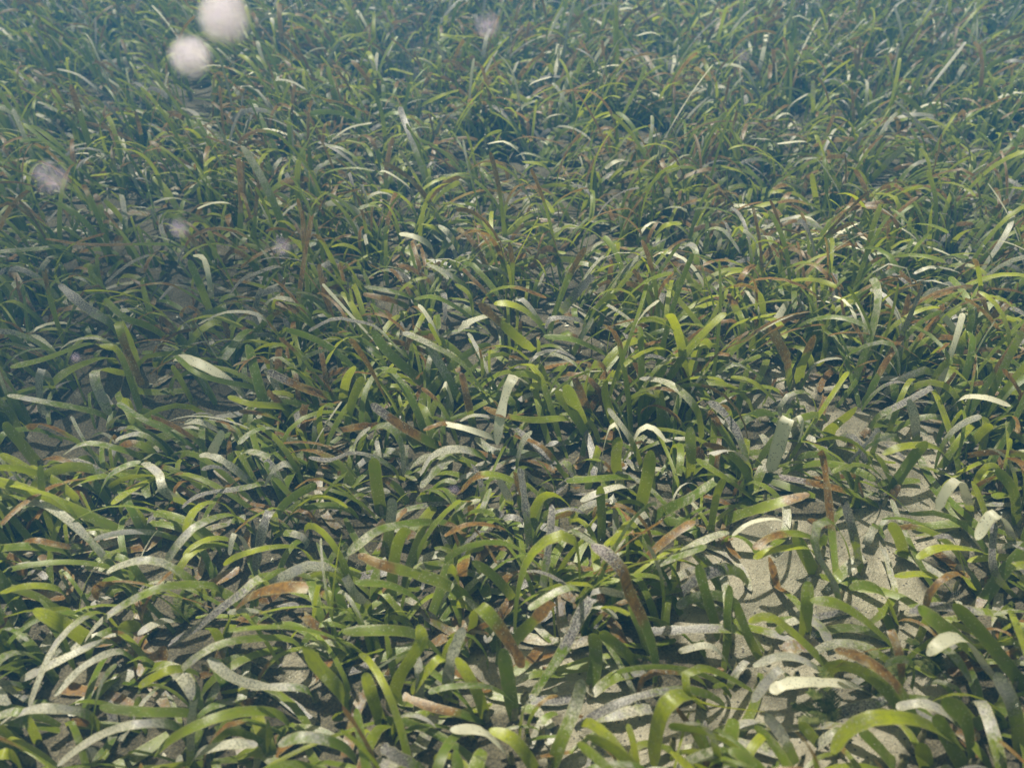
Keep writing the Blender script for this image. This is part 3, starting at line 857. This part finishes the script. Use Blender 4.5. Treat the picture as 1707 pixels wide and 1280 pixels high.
FALL = [
    ('w', 11, [(1490, 925, 0), (1530, 940, .5), (1565, 962, 0)], 'pale loose blade lying on sand left of the yellow-green arch, right side'),
    ('d', 12, [(985, 1205, 0), (1030, 1195, .6), (1085, 1185, 0)], 'flat grey loose blade on bare sand left of the glowing bent-double blade'),
    ('d', 10, [(1100, 985, 0), (1150, 960, .4), (1200, 950, 0)], 'tan loose blade lying on sand right of the tall glowing arch'),
    ('w', 10, [(1175, 1235, 0), (1240, 1215, .8), (1290, 1225, 0)], 'whitish loose blade near the bottom edge right of centre'),
    ('d', 13, [(1140, 1255, 0), (1230, 1250, .5), (1300, 1268, 0)], 'broad grey loose blade along the bottom edge right of centre'),
    ('d', 10, [(1325, 1030, 0), (1365, 1050, .6), (1385, 1085, 0)], 'grey loose blade curved on bare sand behind the sunlit yellow bend'),
    ('p', 10, [(600, 1150, 0), (640, 1130, .3), (680, 1110, 0)], 'dark speckled loose blade lying slantwise left of the cream upright blade'),
    ('w', 10, [(385, 1210, 0), (405, 1160, .4), (415, 1110, 0)], 'cream loose strip lying up and down on sand, lower left'),
    ('d', 10, [(620, 1030, 0), (660, 1015, .4), (700, 1010, 0)], 'tan loose blade under the long brown-tipped slanting blade'),
    ('d', 9, [(1440, 1075, 0), (1465, 1110, .3), (1490, 1140, 0)], 'brownish loose blade slanting on the lower right sand'),
    ('d', 9, [(1370, 660, 0), (1420, 655, .3), (1450, 668, 0)], 'dull loose blade on the sand under the tall hoop'),
    ('w', 9, [(1290, 1065, 0), (1305, 1050, .8), (1330, 1040, 0)], 'small ribbed pale loose scrap left of the green upright blade on sand'),
    ('b', 10, [(850, 1135, 0), (880, 1110, .4), (900, 1085, 0)], 'brown loose blade at the foot of the broad bent speckled blade'),
    ('d', 12, [(1010, 1120, 0), (1050, 1130, .5), (1085, 1125, 0)], 'grey-tan loose blade on sand below the drooping purple-brown tip blade'),
    ('w', 10, [(15, 850, 0), (40, 825, .3), (60, 815, 0)], 'bluish white loose blade on the sand hollow at the left edge'),
]
ALG = [
    (1390, 1215, 2.6, .075, 'fuzzy olive alga fronds left of the large bright green arch', 4),
    (1455, 1165, .9, .07, 'fuzzy green alga sprig above the large bright green arch', 3),
    (1560, 1130, 2.2, .06, 'brownish green feathery alga below the brilliant white tip blade', 3),
    (420, 1205, 2.8, .06, 'fuzzy green alga left of the pale round left-pointing tip', 3),
    (300, 1030, 1.4, .05, 'small fuzzy alga tuft under the straight dark purple blade', 3),
]
PARTS = [
    (374, 30, 43, .34, 0, 'largest bright whitish drifting particle at the top left'),
    (317, 94, 34, .36, 0, 'second bright round drifting particle, just below left of the largest'),
    (84, 296, 29, .38, 1, 'pinkish round drifting particle near the left edge'),
    (470, 413, 15, .45, 1, 'small pale drifting particle above left of the silvery wave blade'),
    (298, 381, 17, .45, 1, 'faint rosy drifting particle right of the sunlit yellow leaf, upper left'),
    (812, 42, 22, .50, 1, 'faint round drifting particle at the top centre'),
    (757, 817, 9, .50, 1, 'tiny pinkish drifting particle beside the dark-streaked yellow arch'),
    (617, 583, 5, .55, 0, 'tiny ring-like drifting particle below the silvery wave blade'),
    (1240, 95, 12, .50, 1, 'faint round drifting particle at the top right of centre'),
    (126, 596, 8, .55, 1, 'tiny lilac drifting particle over the long olive round-tipped blade'),
]

# ------------------------------------------------------------------ shoots traced one by one
COVER = {}                                   # coarse image cells held by a traced leaf -> its distance
traced = []
for _a in range(39, 44):                     # nothing tall stands straight under the second drifting particle
    for _b in range(16, 24): COVER[(_a, _b)] = 9.0
for row in TR:
    key, typ, wid, pts, name = row[:5]
    sq = typ.endswith('!')
    typ = typ[0]
    B, P, L = traced_blade(pts, wid * .92, typ, sq)
    fx, fy, fd = w2px(P)
    cells = set()
    for i in range(len(P) - 1):
        for t in (0, .5):
            if i < 4: continue
            qx, qy = fx[i] * (1 - t) + fx[i + 1] * t, fy[i] * (1 - t) + fy[i + 1] * t
            h = wid / 1000 * .4 * FPX / fd[i]
            for ox, oy in ((0, 0), (h, 0), (-h, 0), (0, h), (0, -h)):
                cells.add((int((qx + ox) // 8), int((qy + oy) // 8)))
    for c in cells:
        COVER[c] = max(COVER.get(c, 0), float(fd.mean()))
    traced.append(dict(key=key, typ=typ, B=B, P=P, L=L, name=name))
LEN_BAD = [(t['key'], round(t['L'] * 100)) for t in traced if t['L'] > .34]
print('long', LEN_BAD)

# ------------------------------------------------------------------ the meadow
def lean_field(x, y, px, py):
    """mean azimuth of the lean (radians, 0 = to the right, pi = to the left) and its spread"""
    left = sstep(1000, 300, px)
    a = np.where(rng.random(len(x)) < .35 + .55 * left, math.pi - .15, .25)
    br = (px > 1050) & (py > 800)
    a = np.where(br, math.pi - .5, a)
    return a + rng.normal(0, .62, len(x)) * np.where(br, .9, 1)
def density(x, y, px, py, bare_only=False):
    py = np.asarray(py, float)
    d = .85 + .15 * sstep(1250, 800, py) - .42 * sstep(760, 480, py)
    if bare_only: d = 1 + 0 * py
    def hole(cx, cy, rx, ry, dep):
        q = ((px - cx) / rx) ** 2 + ((py - cy) / ry) ** 2
        return 1 - dep * (1 - sstep(.4, 1.3, q))
    d = d * hole(1330, 1000, 230, 150, .80) * hole(1420, 760, 190, 80, .75) * hole(1040, 1250, 140, 90, .85)
    d = d * hole(40, 800, 110, 75, .95) * hole(1560, 880, 160, 60, .7) * hole(1480, 1130, 150, 90, .5)
    d = d * hole(250, 700, 160, 60, .6) * hole(1290, 650, 90, 50, .6) * hole(900, 1130, 160, 70, .6) * hole(440, 1130, 130, 60, .55)
    d = d * hole(1300, 1230, 260, 90, .55) * hole(250, 620, 130, 60, .5)
    if bare_only: return d
    return d * (.72 + .28 * np.sin(9 * x + 3 * np.sin(5 * y)) * np.sin(7 * y + 2))
_x, _y, _d = w2px(GRID)
_den = np.where(_y < 1500, density(GRID[:, 0], GRID[:, 1], _x, np.clip(_y, 0, 1400), True), 1)
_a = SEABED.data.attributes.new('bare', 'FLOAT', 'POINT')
_a.data.foreach_set('value', ((1 - sstep(.35, .85, _den)) * (.05 + .95 * sstep(350, 600, _x))).astype(np.float32))  # bare sand masked out at left, so darker colour paints the hollow's shade
area = 7.6 * 5.2
NS = int(area * 2100)
sx_, sy_ = rng.uniform(-3.8, 3.8, NS), rng.uniform(-.4, 4.8, NS)
keep = np.abs(sx_) < .75 + .68 * np.maximum(sy_, 0)
sx_, sy_ = sx_[keep], sy_[keep]
spx, spy, sdep = w2px(np.stack([sx_, sy_, gz(sx_, sy_)], -1))
keep = rng.random(len(sx_)) < density(sx_, sy_, spx, spy)
sx_, sy_, spx, spy, sdep = sx_[keep], sy_[keep], spx[keep], spy[keep], sdep[keep]
ns = len(sx_)
nb = rng.choice([2, 3, 4, 5], ns, p=[.2, .35, .3, .15])
sid = np.repeat(np.arange(ns), nb)
n = len(sid)
az_s = lean_field(sx_, sy_, spx, spy)
az = az_s[sid] + rng.normal(0, .55, n)
th0 = np.clip(rng.normal(R(72), R(15), n), R(25), R(98))
Ln = np.clip(rng.normal(.135, .044, n), .045, .21) * np.where(spy[sid] > 900, .92, 1)
bend = np.clip(rng.gamma(3.2, R(32), n), R(10), R(165))
pw = rng.uniform(1.0, 2.6, n)
daz = rng.normal(0, .5, n)
M = len(VR)
t = VR[None, :]
th = th0[:, None] - bend[:, None] * t ** pw[:, None]
kink = (rng.random(n) < .13)[:, None] * (t > rng.uniform(.45, .8, n)[:, None]) * R(65)
th = th - kink
aa = az[:, None] + daz[:, None] * t
ds = np.diff(VR)[None, :] * Ln[:, None]
thm, am = (th[:, 1:] + th[:, :-1]) / 2, (aa[:, 1:] + aa[:, :-1]) / 2
dx, dy, dz = ds * np.cos(thm) * np.cos(am), ds * np.cos(thm) * np.sin(am), ds * np.sin(thm)
z0 = np.zeros((n, 1))
P = np.stack([np.hstack([z0, np.cumsum(dx, 1)]), np.hstack([z0, np.cumsum(dy, 1)]), np.hstack([z0, np.cumsum(dz, 1)])], -1)
bx_, by_ = sx_[sid] + rng.normal(0, .004, n), sy_[sid] + rng.normal(0, .004, n)
P += np.stack([bx_, by_, gz(bx_, by_) - .004], -1)[:, None, :]
gr = gz(P[..., 0], P[..., 1])
P[..., 2] = np.maximum(P[..., 2], gr + np.where(VR < .05, -.004, .004 + .004 * rng.random((n, 1)))) 
Wd = np.stack([-np.sin(aa), np.cos(aa), 0 * aa], -1)
T = np.gradient(P, axis=1); T /= np.linalg.norm(T, axis=2, keepdims=True) + 1e-9
Nn = np.cross(Wd, T)
tw = (rng.normal(0, .35, n)[:, None] + rng.normal(0, .6, n)[:, None] * t)[..., None]
Wd = Wd * np.cos(tw) + Nn * np.sin(tw)
wid = np.where(spy[sid] < 650, .88, 1.0) * np.clip(rng.normal(.0080, .0021, n), .0035, .0130) * np.where(rng.random(n) < .22, .55, 1.0)
types = rng.choice(list('gGewpbt'), n, p=[.30, .20, .17, .04, .05, .12, .12])
far = (spy[sid] < 700) & (rng.random(n) < .42)
types = np.where(far, rng.choice(list('btpGW'), n, p=[.38, .26, .12, .19, .05]), types)
kk = rng.random(n)
Bm = sweep(P, Wd, wid, VR, types, kk, rng.uniform(0, 50, n), rng.random(n) < np.where(np.isin(types, ['p', 'b', 'w', 't']), .55, .16))
# a blade that would stand right in front of a traced one grows elsewhere
fx, fy, fd = w2px(P)
cx, cy = (fx // 8).astype(int), (fy // 8).astype(int)
ok = np.ones(n, bool)
for i in np.nonzero((fy.min(1) < 1400) & (fy.max(1) > 0) & (fx.max(1) > 0) & (fx.min(1) < 1707))[0]:
    ix = np.concatenate([fx[i, 2:], (fx[i, 2:] + fx[i, 1:-1]) / 2]) // 8
    iy = np.concatenate([fy[i, 2:], (fy[i, 2:] + fy[i, 1:-1]) / 2]) // 8
    idp = np.concatenate([fd[i, 2:], fd[i, 1:-1]])
    for a, b_, d_ in zip(ix, iy, idp):
        c = COVER.get((int(a), int(b_)))
        if c is not None and d_ < c + .005:
            ok[i] = False
            break
inframe = (spx > -20) & (spx < 1727) & (spy > 0) & (spy < 1330)

# which random shoots are things of their own: the ones that show largest
want = 300 - len(TRG)
cnt = np.bincount(sid[ok], minlength=ns)
cand = np.nonzero(inframe & (cnt > 0))[0]
cand = cand[np.argsort(sdep[cand])][:want]
own = np.zeros(ns, bool); own[cand] = True

# ---- builders
def sheath_mesh():
    V, F = [], []
    for k in range(5):
        z, r = [-.006, .002, .008, .012, .016][k], [.0026, .0028, .0027, .0024, .002][k]
        for a in range(8):
            V.append((r * 1.25 * math.cos(a * math.pi / 4), r * .8 * math.sin(a * math.pi / 4), z + (.003 if a % 3 == 0 and k == 4 else 0)))
    for k in range(4):
        for a in range(8):
            F.append((k * 8 + a, k * 8 + (a + 1) % 8, k * 8 + 8 + (a + 1) % 8, k * 8 + 8 + a))
    return mesh('sheath', V, F, SHEATH)
SHM = sheath_mesh()
GROUP = 'seagrass shoots growing in the meadow'
items = []          # every shoot that is a thing: for labels
def shoot(base, blades, typs, name=None):
    e = empty('seagrass_shoot', base)
    s = link('sheath', SHM, None, e)
    s.rotation_euler = (0, 0, random.uniform(0, 3))
    for Bx, ty in zip(blades, typs):
        link('blade', blades_mesh('blade', Bx, base), None, e)
    e['category'] = 'seagrass'
    e['group'] = GROUP
    allV = np.concatenate([b[0].reshape(-1, 3) for b in blades])
    px, py, _ = w2px(allV)
    items.append(dict(o=e, px=float(np.median(px)), py=float(np.median(py)), typs=list(typs), n=len(blades), name=name,
                      span=float(px.max() - px.min()), tall=float(allV[:, 2].max()), dirx=float(px[-3:].mean() - px[:3].mean())))
    return e
tmap = {t['key']: t for t in traced}
used_b = ~ok
for name, keys in TRG:
    ts = [tmap[k] for k in keys]
    base = tuple(ts[0]['P'][0] + np.array([0, 0, .003]))
    shoot(base, [t['B'] for t in ts], [t['typ'] for t in ts], name)
order = {}
for i in np.nonzero(ok)[0]:
    order.setdefault(sid[i], []).append(i)
for s in cand:
    ids = order[s]
    base = (sx_[s], sy_[s], float(gz(sx_[s], sy_[s])))
    shoot(base, [tuple(a[i:i + 1] for a in Bm) for i in ids], [types[i] for i in ids])
rest = ok & ~own[sid]
tag(link('seagrass_meadow', blades_mesh('seagrass_meadow', tuple(a[rest] for a in Bm)), None),
    'dense seagrass meadow of green, pale and brown blades stretching away into blue haze', 'seagrass meadow', kind='stuff')

# ------------------------------------------------------------------ dead blades lying on the sand
def lying(n, x, y, a, L, wd, typ, up=.004):
    tt = VR[None, :] - .5
    curv = rng.normal(0, .9, n)
    an = a[:, None] + curv[:, None] * tt
    ds = np.diff(VR)[None, :] * L[:, None]
    am = (an[:, 1:] + an[:, :-1]) / 2
    px = np.hstack([np.zeros((n, 1)), np.cumsum(ds * np.cos(am), 1)]) + x[:, None]
    py = np.hstack([np.zeros((n, 1)), np.cumsum(ds * np.sin(am), 1)]) + y[:, None]
    lift = up + rng.uniform(0, .022, n)[:, None] * np.abs(np.sin(3.1 * VR[None, :] + rng.uniform(0, 3, n)[:, None]))
    P = np.stack([px, py, gz(px, py) + lift], -1)
    Wd = np.stack([-np.sin(an), np.cos(an), rng.normal(0, .2, n)[:, None] + 0 * an], -1)
    return sweep(P, Wd, wd, VR, typ, rng.random(n), rng.uniform(0, 50, n), rng.random(n) < .5, -.05)
nl = 10000
lx, ly = rng.uniform(-2.2, 2.2, nl), rng.uniform(.1, 3.2, nl)
k_ = np.abs(lx) < .5 + .62 * ly
lx, ly = lx[k_], ly[k_]
qx, qy, _ = w2px(np.stack([lx, ly, 0 * lx], -1))
k_ = rng.random(len(lx)) < .35 + .65 * sstep(.35, .8, density(lx, ly, qx, qy))
lx, ly = lx[k_], ly[k_]; nl = len(lx)
BL = lying(nl, lx, ly, rng.normal(math.pi, .9, nl) - rng.integers(0, 2, nl) * math.pi, np.clip(rng.normal(.065, .035, nl), .012, .16),
           np.clip(rng.normal(.0095, .002, nl), .004, .014), rng.choice(list('dddwpeebbg'), nl))
tag(link('leaf_litter', blades_mesh('leaf_litter', BL), None), 'matted dead grey and tan blades lying flat on the sand between shoots', 'leaf litter', kind='stuff')
for typ, wd, pts, lab in FALL:
    P = np.array([px2w(x, y, z / 100) for x, y, z in pts])
    P[:, 2] = gz(P[:, 0], P[:, 1]) + np.array([p[2] for p in pts]) / 100 + .008
    P, L = catmull(P, VT)
    T = np.gradient(P, axis=0)
    Wv = np.cross(T, [0, 0, 1.])
    Wv /= np.linalg.norm(Wv, axis=1, keepdims=True)
    Bf = sweep(P[None], Wv[None], np.array([wd / 1000]), VT, np.array([typ]), np.array([.8]), rng.uniform(0, 50, 1), np.array([True]), -.08)
    o = link('fallen_blade', blades_mesh('fallen_blade', Bf, P[9]), None)
    o.location = P[9]
    tag(o, lab, 'dead leaf', 'dead blades lying loose on the sand')

# ------------------------------------------------------------------ shell bits and rubble on the sand
ng = 9000
gx, gy = rng.uniform(-1.8, 1.8, ng), rng.uniform(.15, 2.4, ng)
k_ = np.abs(gx) < .45 + .6 * gy
gx, gy = gx[k_], gy[k_]
V, F = [], []
for x, y in zip(gx, gy):
    r = .0007 + .0032 * rng.random() ** 4
    a = rng.normal(0, 1, (6, 3)) * .22
    c = np.array([x, y, float(gz(x, y)) + r * .3])
    i = len(V)
    fl = np.array([1, rng.uniform(.4, 1), rng.uniform(.3, .8)])
    an = rng.uniform(0, 3.1); ca, sa = math.cos(an), math.sin(an)
    for q, v in enumerate(((1, 0, 0), (-1, 0, 0), (0, 1, 0), (0, -1, 0), (0, 0, 1), (0, 0, -1))):
        p = (np.array(v) + a[q]) * fl * r
        V.append(tuple(c + np.array([p[0] * ca - p[1] * sa, p[0] * sa + p[1] * ca, p[2]])))
    F += [(i + a_, i + b_, i + c_) for a_, b_, c_ in ((0, 2, 4), (2, 1, 4), (1, 3, 4), (3, 0, 4), (2, 0, 5), (1, 2, 5), (3, 1, 5), (0, 3, 5))]
tag(link('shell_grit', mesh('shell_grit', V, F, simple_material('shell_grit_mixed', (0.62, 0.59, 0.52), (0.06, 0.055, 0.05), 60), False), None),
    'scattered shell bits and dark grit on the pale sand', 'shell grit', kind='stuff')

# ------------------------------------------------------------------ feathery algae
def alga(px, py, ang, L, lab, n=4):
    c = px2w(px, py, .0); c[2] = gz(c[0], c[1])
    e = empty('feathery_alga', tuple(c))
    tag(e, lab, 'alga', 'feathery green algae among the shoots')
    for f in range(n):
        a = ang + (f - (n - 1) / 2) * .55 + random.uniform(-.15, .15)
        V, F = [], []
        def strip(p, q, w0, nrm):
            d = (q - p); s = d.cross(nrm).normalized() * w0
            i = len(V); m = (p + q) / 2
            V.extend([tuple(p - s), tuple(p + s), tuple(m + s), tuple(m - s), tuple(q)])
            F.extend([(i, i + 1, i + 2, i + 3), (i + 3, i + 2, i + 4)])
        pr = Vector((0, 0, -.004)); K = 46; Lf = L * random.uniform(.5, .8)
        for k in range(K):
            t = k / K
            el = R(72) - R(85) * t
            q = pr + Vector((math.cos(a) * math.cos(el), math.sin(a) * math.cos(el), math.sin(el))) * (Lf / K)
            side = Vector((-math.sin(a), math.cos(a), 0)); nrm = (q - pr).cross(side).normalized()
            strip(pr, q + (q - pr) * .2, .0009, nrm)
            if k > 4:
                ln = .0085 * math.sin(math.pi * min(1, .2 + .8 * t) * .9) + .002
                fwd = (q - pr).normalized()
                for s in (-1, 1):
                    dv = (side * s + fwd * .7 + nrm * random.uniform(-.3, .3)).normalized()
                    strip(q, q + dv * ln * random.uniform(.8, 1.15), .0005, nrm)
            pr = q
        link('frond', mesh('frond', V, F, ALGA), None, e)
for a in ALG: alga(*a)

# ------------------------------------------------------------------ particles drifting in the water
def particle(px, py, r, dist, mat, lab, cover=.3, sy=1.0):
    x, y = (px - PW / 2) / FPX, -(py - PH / 2) / FPX
    d = np.array([x, y * sp + cp, y * cp - sp])
    c = CAMP + d * dist
    rr = r / FPX * dist
    V, F = [], []
    for k in range(int(np.clip(cover * 2600, 200, 2600))):       # a loose floc of tiny translucent flakes
        p = rng.normal(0, 1, 3); p *= rng.random() ** .36 / np.linalg.norm(p)
        a = rng.normal(0, 1, 3); a /= np.linalg.norm(a)
        b_ = np.cross(a, rng.normal(0, 1, 3)); b_ /= np.linalg.norm(b_)
        f = rr * rng.uniform(.02, .05 if cover > .4 else .06)
        i = len(V)
        for q in range(5):
            t_ = q * 2 * math.pi / 5
            V.append(tuple(p * rr * .96 + (a * math.cos(t_) + b_ * math.sin(t_)) * f * rng.uniform(.7, 1.2)))
        F.append((i, i + 1, i + 2, i + 3, i + 4))
    o = link('suspended_particle', mesh('suspended_particle', V, F, mat), None)
    o.location = c
    o.scale = (1, sy, sy)
    tag(o, lab, 'particle', 'pale round particles drifting in the water')
for px, py, r, dist, f, lab in PARTS:
    particle(px, py, r, dist, PARTF if f else PART, lab, .16 if f else 1.0 if r > 40 else .9 if r > 30 else .3)
V, F = [], []
for k in range(900):
    px, py, dd = rng.uniform(-200, 1900), rng.uniform(-100, 1350), rng.uniform(.3, 1.7)
    x, y = (px - PW / 2) / FPX, -(py - PH / 2) / FPX
    c = CAMP + np.array([x, y * sp + cp, y * cp - sp]) * dd
    if c[2] < .03: continue
    r = rng.uniform(.0003, .0008) * (.5 + dd * .6)
    i = len(V)
    V += [tuple(c + r * np.array(v)) for v in ((1, 0, 0), (-1, 0, 0), (0, 1, 0), (0, -1, 0), (0, 0, 1), (0, 0, -1))]
    F += [(i + a, i + b, i + c_) for a, b, c_ in ((0, 2, 4), (2, 1, 4), (1, 3, 4), (3, 0, 4), (2, 0, 5), (1, 2, 5), (3, 1, 5), (0, 3, 5))]
tag(link('marine_snow', mesh('marine_snow', V, F, SPECK), None), 'tiny white specks drifting all through the water', 'specks', kind='stuff')

# ------------------------------------------------------------------ labels
COL = dict(g='green', G='yellow-green', e='grey-filmed green', w='whitish', W='white', p='purple-speckled', b='brown', t='brown-tipped green', q='purple-tipped', d='dead')
DIRS = ['right of', 'above right of', 'above', 'above left of', 'left of', 'below left of', 'below', 'below right of']
land = [it for it in items if it['name'] and it['name'][1]]
seen = set()
for it in items:
    if it['name'] and it['name'][0]:
        it['o']['label'] = it['name'][0]; seen.add(it['name'][0])
NUM = {1: 'single-bladed', 2: 'two-bladed', 3: 'three-bladed', 4: 'four-bladed', 5: 'five-bladed'}
for it in items:
    if it['o'].get('label'): continue
    cs = sorted(set(COL[t] for t in it['typs']), key=lambda c: -[COL[t] for t in it['typs']].count(c))
    look = cs[0] if len(cs) == 1 else cs[0] + ' and ' + cs[1]
    size = 'tall' if it['tall'] > .135 else 'low' if it['tall'] < .07 else ''
    near = sorted(land, key=lambda l: math.hypot(l['px'] - it['px'], l['py'] - it['py']))
    for l in near[:14]:
        if l is it: continue
        a = math.degrees(math.atan2(-(it['py'] - l['py']), it['px'] - l['px'])) % 360
        dist = math.hypot(l['px'] - it['px'], l['py'] - it['py'])
        lab = ' '.join((size + ' ' + NUM[it['n']] + ' ' + look + ' seagrass ' + ('just ' if dist < 70 else '') + DIRS[int((a + 22.5) // 45) % 8] + ' the ' + l['name'][1]).split())
        if lab not in seen and len(lab.split()) <= 16:
            break
    seen.add(lab)
    it['o']['label'] = lab
print('shoots', len(items), 'labels', len(seen), 'rest blades', int(rest.sum()), 'random shoots', ns)

# ------------------------------------------------------------------ the water's own haze
hb = NB('sea_water')
vol = hb.n('ShaderNodeVolumePrincipled')
vol.inputs['Color'].default_value = (0.09, 0.38, 1.0, 1)
vol.inputs['Density'].default_value = 0.155
vol.inputs['Anisotropy'].default_value = 0.3
hb.t.links.new(vol.outputs[0], hb.out.inputs['Volume'])
x0, x1, y0, y1, z0_, z1 = -5.5, 5.5, -2.5, 8.5, -1.03, .85
V = [(x, y, z) for x in (x0, x1) for y in (y0, y1) for z in (z0_, z1)]
F = [(0, 1, 3, 2), (4, 6, 7, 5), (0, 4, 5, 1), (2, 3, 7, 6), (0, 2, 6, 4), (1, 5, 7, 3)]
tag(link('haze', mesh('haze', V, F, hb.m, False), None), kind='stuff')
